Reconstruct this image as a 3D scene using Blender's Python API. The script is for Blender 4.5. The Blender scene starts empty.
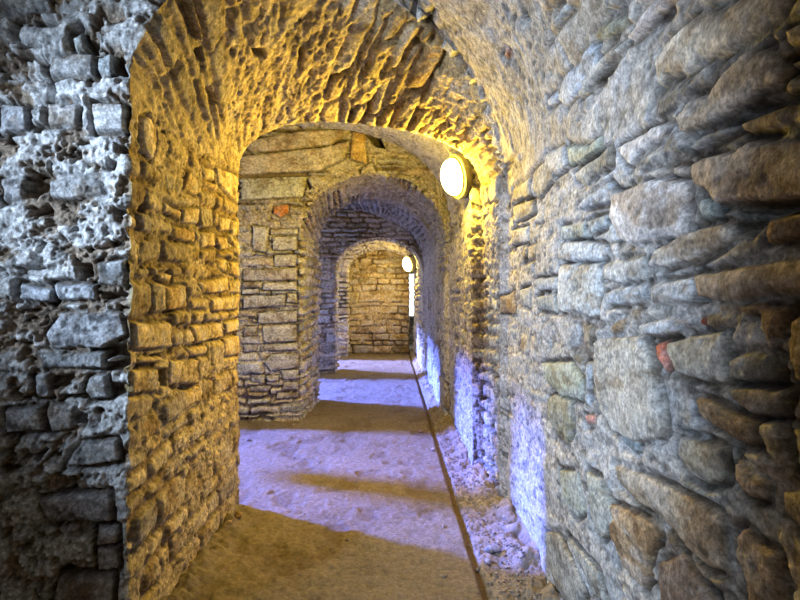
import bpy, bmesh, math, random
import numpy as np

# ------------------------------------------------------------------ camera, world, light
scn = bpy.context.scene
COL = scn.collection
F = 520.0                     # focal length in pixels of an 800 px wide frame
CAMZ = 1.5
cam = bpy.data.cameras.new('camera')
cam.sensor_width = 36.0
cam.lens = F / 800.0 * 36.0
cam.shift_y = -10.0 / 800.0
cam.clip_start = 0.05
camo = bpy.data.objects.new('camera', cam)
COL.objects.link(camo)
camo.location = (0, 0, CAMZ)
camo.rotation_euler = (math.pi / 2, 0, 0)
scn.camera = camo

vs = scn.view_settings
vs.view_transform = 'Standard'; vs.look = 'None'; vs.gamma = 1.0; vs.use_curve_mapping = False
vs.exposure = 0.0
scn.cycles.use_denoising = True
scn.cycles.denoising_prefilter = 'ACCURATE'
scn.cycles.use_adaptive_sampling = False
scn.cycles.max_bounces = 8
scn.cycles.diffuse_bounces = 2
scn.cycles.sample_clamp_indirect = 6.0

w = bpy.data.worlds.new('daylight sky'); scn.world = w; w.use_nodes = True
bg = w.node_tree.nodes['Background']
bg.inputs[0].default_value = (0.78, 0.86, 1.0, 1); bg.inputs[1].default_value = 4.0

def aim(o, target):
    import mathutils
    d = mathutils.Vector(target) - o.location
    o.rotation_euler = d.to_track_quat('-Z', 'Y').to_euler()

def area(name, loc, target, sx, sy, power, color, spread=180):
    l = bpy.data.lights.new(name, 'AREA'); l.shape = 'RECTANGLE'; l.size = sx; l.size_y = sy
    l.energy = power; l.color = color; l.spread = math.radians(spread)
    o = bpy.data.objects.new(name, l); COL.objects.link(o); o.location = loc; aim(o, target)
    return o

def spot(name, loc, target, power, color, cone, blend, radius):
    l = bpy.data.lights.new(name, 'SPOT'); l.energy = power; l.color = color
    l.spot_size = math.radians(cone); l.spot_blend = blend; l.shadow_soft_size = radius
    o = bpy.data.objects.new(name, l); COL.objects.link(o); o.location = loc; aim(o, target)
    return o

BLUE = (0.13, 0.20, 1.0)
area('daylight_window_one', (-6.6, 6.1, 3.7), (-0.6, 4.3, 0.4), 0.28, 0.4, 440, BLUE, 56)
area('daylight_window_two', (-6.6, 9.0, 3.7), (-0.6, 7.6, 0.4), 0.3, 0.4, 620, BLUE, 54)
area('daylight_window_far', (-6.6, 11.9, 3.7), (-0.6, 10.7, 0.4), 0.3, 0.4, 560, (0.24, 0.30, 1.0), 54)
spot('daylight_near_opening', (-2.62, 0.42, 2.15), (.75, 2.2, 1.78), 780, (0.62, 0.78, 1.0), 80, 1.0, 0.09)

# ------------------------------------------------------------------ numpy noise
def _hash(ix, iy, seed):
    n = (ix.astype(np.int64) * 374761393 + iy.astype(np.int64) * 668265263 + seed * 982451653) & 0xffffffff
    n = ((n ^ (n >> 13)) * 1274126177) & 0xffffffff
    n = (n ^ (n >> 16)) & 0xffffffff
    n = (n * 2246822519) & 0xffffffff
    return ((n ^ (n >> 15)) & 0xffff).astype(np.float32) / 65535.0

def vnoise(x, y, seed=0):
    fx = np.floor(x); fy = np.floor(y)
    ax = (x - fx).astype(np.float32); ay = (y - fy).astype(np.float32)
    ix = fx.astype(np.int64); iy = fy.astype(np.int64)
    ax = ax * ax * (3 - 2 * ax); ay = ay * ay * (3 - 2 * ay)
    a = _hash(ix, iy, seed); b = _hash(ix + 1, iy, seed)
    c = _hash(ix, iy + 1, seed); d = _hash(ix + 1, iy + 1, seed)
    return (a + (b - a) * ax) * (1 - ay) + (c + (d - c) * ax) * ay - 0.5

def fbm(x, y, octaves=4, seed=0, gain=0.5):
    r = 0; amp = 1.0
    for k in range(octaves):
        r = r + amp * vnoise(x * 2.0 ** k + 17.3 * k, y * 2.0 ** k - 9.1 * k, seed + 31 * k)
        amp *= gain
    return r

def ridged(x, y, octaves=4, seed=0):
    r = 0; amp = 1.0
    for k in range(octaves):
        r = r + amp * (1 - 4 * np.abs(vnoise(x * 2.0 ** k + 5.7 * k, y * 2.0 ** k + 3.3 * k, seed + 17 * k)))
        amp *= 0.55
    return r

def sstep(a, b, x):
    t = np.clip((x - a) / (b - a), 0, 1)
    return t * t * (3 - 2 * t)

def mix(a, b, w_):
    if np.ndim(a) == 2 or np.ndim(b) == 2 or (np.ndim(a) == 1 and len(a) == 3 and np.ndim(w_) == 1 and len(w_) != 3):
        w_ = np.asarray(w_)[..., None]
    return a * (1 - w_) + b * w_

# ------------------------------------------------------------------ rubble masonry pattern
def masonry(U, V, seed, hmin, hmax, wmin, wmax, warp=1.0):
    """coursed rubble: distance to the joint and random numbers per stone"""
    rng = random.Random(seed)
    Vw = V + warp * (0.075 * fbm(U * 1.1, V * 1.1, 2, seed + 1) + 0.030 * fbm(U * 6, V * 6, 2, seed + 2) + 0.008 * fbm(U * 34, V * 34, 2, seed + 3))
    Uw = U + warp * (0.05 * fbm(U * 2.3, V * 3, 2, seed + 4) + 0.035 * fbm(U * 7, V * 7, 2, seed + 5) + 0.010 * fbm(U * 34, V * 34, 2, seed + 6))
    b = [-3.0]
    while b[-1] < 9: b.append(b[-1] + rng.uniform(hmin, hmax) * (1.5 if rng.random() < 0.22 else 1))
    b = np.array(b)
    j = np.clip(np.searchsorted(b, Vw) - 1, 0, len(b) - 2)
    dv = np.minimum(Vw - b[j], b[j + 1] - Vw)
    keys = []
    for k in range(len(b) - 1):
        x = -30.0 + rng.uniform(0, .3); hgt = b[k + 1] - b[k]
        while x < 70:
            keys.append(k * 120.0 + 40.0 + x)
            x += rng.uniform(wmin, wmax) * (0.7 + 0.35 * hgt / hmin)
        keys.append(k * 120.0 + 40.0 + x)
    keys = np.array(keys)
    kk = j * 120.0 + 40.0 + Uw
    i = np.clip(np.searchsorted(keys, kk) - 1, 0, len(keys) - 2)
    du = np.minimum(kk - keys[i], keys[i + 1] - kk)
    r = 0.045
    d = r - np.hypot(np.maximum(r - du, 0), np.maximum(r - dv, 0))
    cu = (kk - 0.5 * (keys[i] + keys[i + 1])); cv = Vw - 0.5 * (b[j] + b[j + 1])
    R = [_hash(i, j, seed + q) for q in (11, 12, 13, 14, 15)]
    return d.astype(np.float32), R, cu.astype(np.float32), cv.astype(np.float32)

C = lambda *v: np.array(v, dtype=np.float32)
PAL = {
    'grey': [C(.40, .38, .34), C(.47, .44, .39), C(.33, .32, .29), C(.50, .45, .37), C(.38, .40, .40), C(.42, .35, .27)],
    'pale': [C(.52, .51, .48), C(.44, .45, .45), C(.56, .52, .46), C(.38, .39, .38), C(.47, .42, .34), C(.46, .49, .52)],
    'dark': [C(.26, .22, .18), C(.32, .27, .22), C(.22, .20, .18), C(.36, .30, .23), C(.28, .26, .23), C(.30, .23, .17)],
    'warm': [C(.50, .41, .23), C(.44, .35, .18), C(.56, .46, .27), C(.38, .30, .17), C(.48, .36, .17), C(.42, .36, .25)],  # yellow raised for lamp-lit walls, lamp cast partly put into the colour
}
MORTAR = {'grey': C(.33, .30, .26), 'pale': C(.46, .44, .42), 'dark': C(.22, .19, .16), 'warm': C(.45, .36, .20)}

def surface(U, V, seed, pal, hmin, hmax, wmin, wmax, relief=0.028, mud=0.0, rough=1.0, lime=0.0, warp=1.0, scale_fine=1.0, gapd=.030, patina=.35, contrast=1.0, us=1.0):
    """height (metres, outwards) and colour of a rubble wall over the wall's own coordinates.
    mud: share of the wall where mortar hides the stones; lime: amount of white crust"""
    d, R, cu, cv = masonry(U, V, seed, hmin, hmax, wmin, wmax, warp)
    U = U * us
    jw = 0.004 + 0.012 * R[0]
    st = sstep(jw, jw + 0.016, d)
    bul = sstep(jw, jw + 0.05, d)
    f1 = fbm(U * 14, V * 14, 4, seed + 40)
    f2 = ridged(U * 22, V * 22, 3, seed + 50)
    f3 = fbm(U * 75 * scale_fine, V * 75 * scale_fine, 2, seed + 60)
    lo = fbm(U * 1.7, V * 1.7, 3, seed + 70)
    stone_h = relief * (0.45 + 0.9 * R[1]) + 0.006 * bul + (R[2] - .5) * 0.16 * cu + (R[3] - .5) * 0.25 * cv \
        + rough * (0.007 * f1 + 0.0022 * f2 + 0.0025 * f3)
    gap = sstep(-.08, .12, fbm(U * 3.1, V * 3.1, 2, seed + 80))       # deep open joints in places
    pn = vnoise(U * 38, V * 42, seed + 110) + .5 * vnoise(U * 85, V * 90, seed + 111)
    pits = sstep(.16, .40, pn)                                        # little holes between the grains of the mortar
    pn2 = fbm(U * 17, V * 20, 3, seed + 112, .6)
    bigpit = sstep(.26, .50, pn2)
    grain = vnoise(U * 60, V * 60, seed + 113) + vnoise(U * 120, V * 120, seed + 114)
    mort_h = rough * (0.012 * f1 + 0.006 * f3 - .007 * pits - .012 * bigpit) - gapd * gap + 0.004
    pal_ = np.array(PAL[pal]); n = len(pal_)
    idx = np.clip((R[4] * n).astype(int), 0, n - 1)
    sc = pal_[idx] * (0.82 + 0.36 * R[0])[:, None]
    st1 = fbm(U * 7 + 9 * R[1], V * 9, 4, seed + 120, .65)
    sc = mix(sc, C(.60, .62, .66)[None, :] * np.ones((len(sc), 1)), patina * sstep(.0, .35, st1))
    sc = mix(sc, sc * C(.60, .50, .40), .8 * sstep(-.08, -.42, st1) * contrast)
    sc = sc * (1 + contrast * (0.30 * f1 + 0.25 * f3 + .28 * grain))[:, None] * (1 - .5 * pits * sstep(.1, .3, -st1 + .15))[:, None]
    stone_h = stone_h - .004 * pits * rough * sstep(.0, .3, -st1 + .1)
    mc = MORTAR[pal][None, :] * (1 + 0.45 * f3 + 0.3 * f1)[:, None]
    mc = mc * (1 + .45 * grain)[:, None] * (1 - .55 * pits)[:, None] * (1 - .45 * bigpit)[:, None]
    mc = mix(mc, mc * C(.50, .42, .34), gap * .8)  # deep joints darkened in colour as well, standing in for shade
    col = mix(mc, sc, st)
    col = col * (1 + .55 * lo)[:, None]
    h = mix(mort_h, stone_h, st)
    if mud > 0:
        m = sstep(0.5 - mud - .07, 0.5 - mud + .10, lo + 0.35 * f1 + 0.3 * (R[1] - .5) + 0.12)
        mh = relief * 0.8 + rough * (0.018 * f1 + 0.008 * f3 + 0.004 * f2 - .006 * pits - .009 * bigpit)
        h = mix(h, mh, m * .85)
        mcol = MORTAR[pal][None, :] * 1.15 * ((1 + 0.4 * f3 + 0.35 * f1 + .4 * grain) * (1 - .55 * pits) * (1 - .5 * bigpit))[:, None]
        mcol = mix(mcol, C(.58, .59, .62)[None, :] * np.ones((len(mcol), 1)), patina * sstep(.02, .3, st1))
        col = mix(col, mcol, m * .85)
    if lime > 0:
        pit = fbm(U * 9, V * 11, 4, seed + 90, .65)
        pw = sstep(-.02, -.30, pit)                                   # hollows where the crust has fallen
        h = h + lime * (0.007 * ridged(U * 16, V * 19, 4, seed + 95) - 0.032 * pw)
        crust = sstep(-.22, .14, pit + 0.22 * f3 + .1 * f1)
        col = mix(col * C(.50, .42, .34), C(.50, .51, .515)[None, :] * (1 + .5 * f3 + .6 * vnoise(U * 55, V * 60, seed + 97))[:, None], crust * lime)
        col = col * (1 - .45 * pits)[:, None] * (1 + .35 * grain)[:, None]; h = h - .006 * pits
    return h, np.clip(col, 0.02, 0.85)

# traced single stones: polygon in picture coordinates of the stones as they sit in the wall, colour, extra height
def poly_sdf(px, py, poly):
    n = len(poly); d = np.full(px.shape, 1e9); inside = np.zeros(px.shape, bool)
    for k in range(n):
        ax, ay = poly[k]; bx, by = poly[(k + 1) % n]
        ex, ey = bx - ax, by - ay; wx, wy = px - ax, py - ay
        t = np.clip((wx * ex + wy * ey) / (ex * ex + ey * ey + 1e-12), 0, 1)
        d = np.minimum(d, (wx - ex * t) ** 2 + (wy - ey * t) ** 2)
        c = ((ay > py) != (by > py)) & (px < (bx - ax) * (py - ay) / (by - ay + 1e-12) + ax)
        inside ^= c
    return np.where(inside, 1, -1) * np.sqrt(d)

def apply_traced(region, P, U, V, h, col, items, seed, relief, patina=.3, us=1.0, fine=1.0, pit=.4, gap=None, opk=1.0):
    """region: indices of the vertices of that wall. Stones are placed in the wall's own (U,V) metres."""
    PD = P[region] + NRM[region] * (WOB[region] + relief * 1.1)[:, None]
    x, y, z = PD[:, 0], PD[:, 1], PD[:, 2]
    ok = y > 0.3
    qx = np.where(ok, 400 + F * x / np.maximum(y, .3), 1e6); qy = np.where(ok, 290 - F * (z - CAMZ) / np.maximum(y, .3), 1e6)
    u = U[region]; v = V[region]; hh = h[region]; cc = col[region]
    f = fbm(u * us * 30, v * 30, 3, seed); fl = fbm(u * us * 9, v * 9, 3, seed + 5); ff = fbm(u * us * 80, v * 80, 2, seed + 9)
    # first clear a mortar bed round all stones, then raise the stones
    todo = []
    for n, (pts, color, kind) in enumerate(items):
        uv = []
        for (a, b) in pts:
            k = np.argmin((qx - a) ** 2 + (qy - b) ** 2); uv.append((u[k], v[k]))
        uv = np.array(uv); lo = uv.min(0) - .05; hi = uv.max(0) + .05
        s = np.where((u > lo[0]) & (u < hi[0]) & (v > lo[1]) & (v < hi[1]))[0]
        if len(s) == 0: continue
        d = poly_sdf(u[s], v[s], uv) + 0.006 * f[s] + 0.007 * fl[s]
        todo.append((s, d, uv, color, kind, n))
        if kind > 0:
            wb = sstep(-.028, -.010, d)
            hh[s] = mix(hh[s], np.minimum(hh[s], relief * .25 + .012 * f[s] - .006), wb)
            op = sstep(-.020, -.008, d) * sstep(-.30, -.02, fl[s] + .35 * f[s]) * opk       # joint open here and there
            hh[s] = hh[s] - (gap or relief * 1.1) * op; cc[s] = mix(cc[s], cc[s] * C(.26, .22, .18), op)  # joint colour darkened for shade the frontal light does not give
            dk = np.clip(.8 + .5 * fl[s], .4, 1.2)[:, None]
            sp = vnoise(u[s] * us * 70, v[s] * 75, seed + 91) + .8 * vnoise(u[s] * us * 150, v[s] * 160, seed + 92)
            dk = dk * (1 - .6 * sstep(.12, .4, sp) + .35 * sstep(-.15, -.5, sp))[:, None]
            cc[s] = mix(cc[s], cc[s] * dk, wb * .7)
    rng = random.Random(seed)
    for (s, d, uv, color, kind, n) in todo:
        c = uv.mean(0); r1, r2, r3 = rng.uniform(-.5, .5), rng.uniform(-.5, .5), rng.uniform(.8, 1.2)
        if kind > 0:
            wst = sstep(-.003, .009, d)
            top = relief * kind * r3 + .006 * sstep(0, .05, d) + r1 * .05 * (u[s] - c[0]) + r2 * .09 * (v[s] - c[1]) \
                + fine * (.006 * fl[s] + .0035 * f[s] + .0012 * ff[s])
            hh[s] = mix(hh[s], top, wst)
            sc = C(*color)[None, :] * (1 + .40 * fl[s] + .32 * f[s] + .30 * ff[s])[:, None]
            blot = fbm(u[s] * us * 11 + n, v[s] * 11, 4, seed + 33, .65)
            sc = mix(sc, C(.60, .63, .68)[None, :] * np.ones((len(s), 1)), patina * sstep(.05, .35, blot))
            sc = mix(sc, sc * C(.58, .48, .38), .75 * sstep(-.10, -.40, blot))
            pt = sstep(.10, .34, vnoise(u[s] * us * 38, v[s] * 42, seed + 77) + .6 * vnoise(u[s] * us * 85, v[s] * 90, seed + 78)) * sstep(.25, -.1, fl[s])
            sc = sc * (1 - .6 * pit * pt)[:, None] * (1 + .4 * pit * vnoise(u[s] * us * 120, v[s] * 120, seed + 79))[:, None]
            hh[s] = hh[s] - .006 * pit * pt * wst
            cc[s] = mix(cc[s], sc, wst)
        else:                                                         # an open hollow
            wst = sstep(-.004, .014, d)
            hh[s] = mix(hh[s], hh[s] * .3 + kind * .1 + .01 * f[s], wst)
            cc[s] = mix(cc[s], np.broadcast_to(C(*color) if color else C(.13, .10, .075), cc[s].shape), wst * .85)  # hollow also coloured dark, its inner shade painted in
    h[region] = hh; col[region] = np.clip(cc, .015, .85)

# ------------------------------------------------------------------ materials
def stone_material(name, rough=0.88, fine=110.0, bump=0.6, var=0.35, speck=.52):
    m = bpy.data.materials.new(name); m.use_nodes = True
    nt = m.node_tree; N = nt.nodes; L = nt.links
    b = N['Principled BSDF']; b.inputs['Roughness'].default_value = rough
    b.inputs['Specular IOR Level'].default_value = 0.25
    a = N.new('ShaderNodeAttribute'); a.attribute_name = 'stone_colour'
    tc = N.new('ShaderNodeTexCoord')
    n1 = N.new('ShaderNodeTexNoise'); n1.inputs['Scale'].default_value = fine; n1.inputs['Detail'].default_value = 4
    n2 = N.new('ShaderNodeTexNoise'); n2.inputs['Scale'].default_value = 38; n2.inputs['Detail'].default_value = 6
    L.new(tc.outputs['Object'], n1.inputs['Vector']); L.new(tc.outputs['Object'], n2.inputs['Vector'])
    mr = N.new('ShaderNodeMapRange'); mr.inputs[1].default_value = .3; mr.inputs[2].default_value = .7
    mr.inputs[3].default_value = 1 - var; mr.inputs[4].default_value = 1 + var
    L.new(n2.outputs['Fac'], mr.inputs[0])
    mx = N.new('ShaderNodeVectorMath'); mx.operation = 'SCALE'
    L.new(a.outputs['Color'], mx.inputs[0]); L.new(mr.outputs[0], mx.inputs['Scale'])
    n3 = N.new('ShaderNodeTexNoise'); n3.inputs['Scale'].default_value = 85; n3.inputs['Detail'].default_value = 7; n3.inputs['Roughness'].default_value = .72
    L.new(tc.outputs['Object'], n3.inputs['Vector'])
    m3 = N.new('ShaderNodeMapRange'); m3.inputs[1].default_value = .36; m3.inputs[2].default_value = .60
    m3.inputs[3].default_value = speck; m3.inputs[4].default_value = 1.22
    L.new(n3.outputs['Fac'], m3.inputs[0])
    m4 = N.new('ShaderNodeVectorMath'); m4.operation = 'SCALE'
    L.new(mx.outputs[0], m4.inputs[0]); L.new(m3.outputs[0], m4.inputs['Scale'])
    L.new(m4.outputs[0], b.inputs['Base Color'])
    ad = N.new('ShaderNodeMath'); ad.operation = 'ADD'
    L.new(n1.outputs['Fac'], ad.inputs[0]); L.new(n2.outputs['Fac'], ad.inputs[1])
    bp = N.new('ShaderNodeBump'); bp.inputs['Strength'].default_value = bump; bp.inputs['Distance'].default_value = .006
    L.new(ad.outputs[0], bp.inputs['Height']); L.new(bp.outputs[0], b.inputs['Normal'])
    return m

def plain(name, color, rough=.7, metal=0.0, emit=None, strength=0):
    m = bpy.data.materials.new(name); m.use_nodes = True; b = m.node_tree.nodes['Principled BSDF']
    nt = m.node_tree
    nz = nt.nodes.new('ShaderNodeTexNoise'); nz.inputs['Scale'].default_value = 30; nz.inputs['Detail'].default_value = 5
    cr = nt.nodes.new('ShaderNodeValToRGB')
    cr.color_ramp.elements[0].color = (*[c * .75 for c in color], 1); cr.color_ramp.elements[1].color = (*[min(1, c * 1.25) for c in color], 1)
    cr.color_ramp.elements[0].position = .35; cr.color_ramp.elements[1].position = .65
    tc = nt.nodes.new('ShaderNodeTexCoord'); nt.links.new(tc.outputs['Object'], nz.inputs['Vector'])
    nt.links.new(nz.outputs['Fac'], cr.inputs['Fac']); nt.links.new(cr.outputs['Color'], b.inputs['Base Color'])
    b.inputs['Roughness'].default_value = rough; b.inputs['Metallic'].default_value = metal
    if emit:
        b.inputs['Emission Color'].default_value = (*emit, 1); b.inputs['Emission Strength'].default_value = strength
    return m

M_STONE = stone_material('rubble stone')
M_FLOOR = stone_material('trodden earth floor', .92, 260, .6, .22, .75)
M_ROCK = stone_material('loose stone', .9, 160, .4, .3)

def tag(o, label=None, cat=None, group=None, kind=None):
    if label: o['label'] = label
    if cat: o['category'] = cat
    if group: o['group'] = group
    if kind: o['kind'] = kind
    return o

def grid_mesh(name, P, colr, rows, cols, NT, mat, flip=False, mask=None):
    """P (NR*NT,3) displaced points; take the given rows and columns of the grid as one mesh"""
    r = np.asarray(rows); c = np.asarray(cols)
    ids = (r[:, None] * NT + c[None, :])
    a = np.arange(len(r) * len(c)).reshape(len(r), len(c))
    q = np.stack([a[:-1, :-1], a[1:, :-1], a[1:, 1:], a[:-1, 1:]], -1).reshape(-1, 4)
    if flip: q = q[:, ::-1]
    flat = ids.ravel(); pts = P[flat]
    if mask is not None:
        keep = mask[flat][q].all(1); q = q[keep]
    return raw_mesh(name, pts, q, colr[flat], mat)

def raw_mesh(name, pts, q, colr, mat):
    me = bpy.data.meshes.new(name)
    me.vertices.add(len(pts)); me.vertices.foreach_set('co', np.ascontiguousarray(pts, dtype=np.float32).ravel())
    n = q.shape[1]
    me.loops.add(q.size); me.loops.foreach_set('vertex_index', np.ascontiguousarray(q, dtype=np.int32).ravel())
    me.polygons.add(len(q)); me.polygons.foreach_set('loop_start', np.arange(0, q.size, n, dtype=np.int32))
    me.polygons.foreach_set('loop_total', np.full(len(q), n, dtype=np.int32))
    me.polygons.foreach_set('use_smooth', np.ones(len(q), dtype=bool))
    me.update(calc_edges=True)
    at = me.attributes.new('stone_colour', 'FLOAT_COLOR', 'POINT')
    at.data.foreach_set('color', np.concatenate([colr, np.ones((len(colr), 1))], 1).astype(np.float32).ravel())
    me.materials.append(mat)
    o = bpy.data.objects.new(name, me); COL.objects.link(o)
    return o

def normals_of(G):
    du = np.gradient(G, axis=0); dv = np.gradient(G, axis=1)
    n = np.cross(du, dv); l = np.linalg.norm(n, axis=-1, keepdims=True); return n / np.maximum(l, 1e-9)

# ------------------------------------------------------------------ the passage: one loft through all bays and arches
NR_, NV_, NL_ = 330, 350, 370
NT = NR_ + NV_ + NL_
def station(xl, xr, zl, zr, zc, n, ys, xk=-1.12, xrk=.75):
    th = np.linspace(0, math.pi, 1500)
    cx = (xl + xr) / 2; rx = (xr - xl) / 2
    cs, sn = np.cos(th), np.sin(th)
    X = cx + rx * np.sign(cs) * np.abs(cs) ** (2 / n)
    fr = th / math.pi
    Z = zr + (zl - zr) * fr + (zc - (zr + (zl - zr) * fr)) * np.abs(sn) ** (2 / n)
    s = np.concatenate([[0], np.cumsum(np.hypot(np.diff(X), np.diff(Z)))])
    t = np.linspace(0, s[-1], NV_ + 2)[1:-1]
    vx, vz = np.interp(t, s, X), np.interp(t, s, Z)
    rz = np.linspace(-.10, zr, NR_); lz = np.linspace(zl, -.10, NL_)
    X = np.concatenate([np.full(NR_, xr), vx, np.full(NL_, xl)]); Z = np.concatenate([rz, vz, lz])
    Y = np.interp(X, [-3.2, xk, xrk], ys)
    arc = np.concatenate([rz, zr + t, zr + s[-1] + (zl - lz)])
    return np.stack([X, Y, Z], -1), arc, s[-1]

def lin(n, a=0., b=1.): return list(np.linspace(a, b, n, endpoint=False))
ST = [  # xl, xr, zl, zr, zc, n, (y at far left, y at left pier, y at right), rows to next, kind
    ((-3.0, .76, 1.9, 2.0, 3.55, 2.3, (-1.6, -1.6, -1.6)), lin(36), 'bay'),
    ((-3.0, .76, 1.9, 2.0, 3.50, 2.3, (.55, .55, .55)), lin(500), 'bay'),
    ((-3.0, .76, 2.0, 2.05, 3.48, 2.3, (1.98, 2.12, 3.62)), lin(35, 0, .68) + lin(150, .68, 1), 'face'),
    ((-1.12, .72, 2.3, 2.25, 3.22, 2.05, (2.15, 2.15, 3.74)), lin(215), 'arch'),
    ((-1.12, .70, 2.25, 2.2, 2.75, 2.7, (3.60, 3.60, 4.32)), lin(30), 'back'),
    ((-3.2, .62, 2.55, 2.3, 3.30, 2.5, (3.68, 3.68, 4.42)), lin(135), 'bay'),
    ((-3.2, .59, 2.55, 2.2, 3.40, 2.3, (6.0, 6.0, 6.0)), lin(25, 0, .60) + lin(100, .60, 1), 'face'),
    ((-1.15, .54, 2.10, 2.12, 2.86, 2.0, (6.02, 6.02, 6.08)), lin(75), 'arch'),
    ((-1.12, .48, 2.10, 2.12, 2.77, 2.0, (7.08, 7.08, 7.08)), lin(25), 'back'),
    ((-3.2, .50, 2.5, 2.0, 3.0, 2.0, (7.13, 7.13, 7.13)), lin(105), 'bay'),
    ((-3.2, .46, 2.5, 1.9, 3.0, 2.0, (9.38, 9.38, 9.38)), lin(22, 0, .70) + lin(60, .70, 1), 'face'),
    ((-1.18, .42, 1.86, 1.86, 2.46, 2.0, (9.40, 9.40, 9.42)), lin(35), 'arch'),
    ((-1.18, .41, 1.86, 1.86, 2.44, 2.0, (9.85, 9.85, 9.85)), lin(22), 'back'),
    ((-3.2, .40, 2.4, 1.9, 2.9, 2.2, (9.9, 9.9, 9.9)), lin(70), 'bay'),
    ((-3.2, .35, 2.4, 1.9, 2.9, 2.2, (11.6, 11.6, 11.6)), lin(22, 0, .70) + lin(50, .70, 1), 'face'),
    ((-1.18, .34, 1.9, 1.86, 2.46, 2.0, (11.63, 11.63, 11.65)), lin(30), 'arch'),
    ((-1.18, .33, 1.9, 1.86, 2.44, 2.0, (11.95, 11.95, 11.95)), lin(22), 'back'),
    ((-3.2, .85, 1.9, 1.9, 2.8, 2.0, (12.0, 12.0, 12.0)), lin(60), 'bay'),
    ((-3.2, .85, 1.9, 1.9, 2.8, 2.0, (14.45, 14.45, 14.45)), None, None),
]
rows = []; arcs = []; kinds = []; segstart = []
for k, (p, fr, kd) in enumerate(ST[:-1]):
    A, aa, la = station(*p); B, ab, lb = station(*ST[k + 1][0])
    segstart.append(len(rows))
    for t in fr:
        rows.append(A * (1 - t) + B * t); arcs.append(aa * (1 - t) + ab * t); kinds.append(k)
A, aa, la = station(*ST[-1][0]); rows.append(A); arcs.append(aa); kinds.append(len(ST) - 2)
segstart.append(len(rows) - 1)
G = np.array(rows); ARC = np.array(arcs); KIND = np.array(kinds); NRW = len(rows)
kind_name = np.array([ST[k][2] for k in KIND])
isface = np.isin(kind_name, ['face', 'back'])
# path lengths along the right and left wall feet
pr = np.concatenate([[0], np.cumsum(np.linalg.norm(np.diff(G[:, 0, :2], axis=0), axis=1))]) - 1.6
pl = np.concatenate([[0], np.cumsum(np.linalg.norm(np.diff(G[:, -1, :2], axis=0), axis=1))]) - 1.6
cidx = np.arange(NT)
wl = sstep(NR_ + NV_ - 30, NR_ + NV_ + 12, cidx.astype(float))       # 1 on the left wall
# coordinates A (right wall + vault) and B (left wall)
UA = np.repeat(pr[:, None], NT, 1); VA = ARC.copy()
ymix = sstep(NR_ - 10, NR_ + 60, cidx.astype(float))[None, :]
UA = UA * (1 - ymix) + (G[:, :, 1] + (pr - G[:, 0, 1])[:, None] * 0) * ymix
UB = np.repeat(pl[:, None], NT, 1); VB = G[:, :, 2].copy()
fr_rows = np.where(isface)[0]
FU = pl[fr_rows][:, None] + np.where(kind_name[fr_rows] == 'face', 1, -1)[:, None] * (G[fr_rows, :, 0] - G[fr_rows, -1:, 0])
UA[fr_rows] = UA[fr_rows] * (1 - ymix) + FU * ymix
VA[fr_rows] = VA[fr_rows] * (1 - ymix) + G[fr_rows, :, 2] * ymix
UB[fr_rows] = FU
nrm = normals_of(G)
ctr = np.array([-.35, 0, 1.5]);
sgn = np.sign((nrm[100, 10] * (np.array([-.35, G[100, 10, 1], 1.5]) - G[100, 10])).sum())
nrm = nrm * sgn
P0 = G.reshape(-1, 3); NRM = nrm.reshape(-1, 3)
UA, VA, UB, VB = [a.reshape(-1) for a in (UA, VA, UB, VB)]
H = np.zeros(len(P0), np.float32); COLR = np.zeros((len(P0), 3), np.float32)
rowi = np.repeat(np.arange(NRW), NT); coli = np.tile(cidx, NRW); kd = KIND[rowi]

def fill(sel, Uc, Vc, weight=None, **kw):
    h, c = surface(Uc[sel].astype(np.float64), Vc[sel].astype(np.float64), **kw)
    if weight is None: H[sel] = h; COLR[sel] = c
    else:
        ww = weight[sel]; H[sel] = H[sel] * (1 - ww) + h * ww; COLR[sel] = COLR[sel] * (1 - ww)[:, None] + c * ww[:, None]

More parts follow.
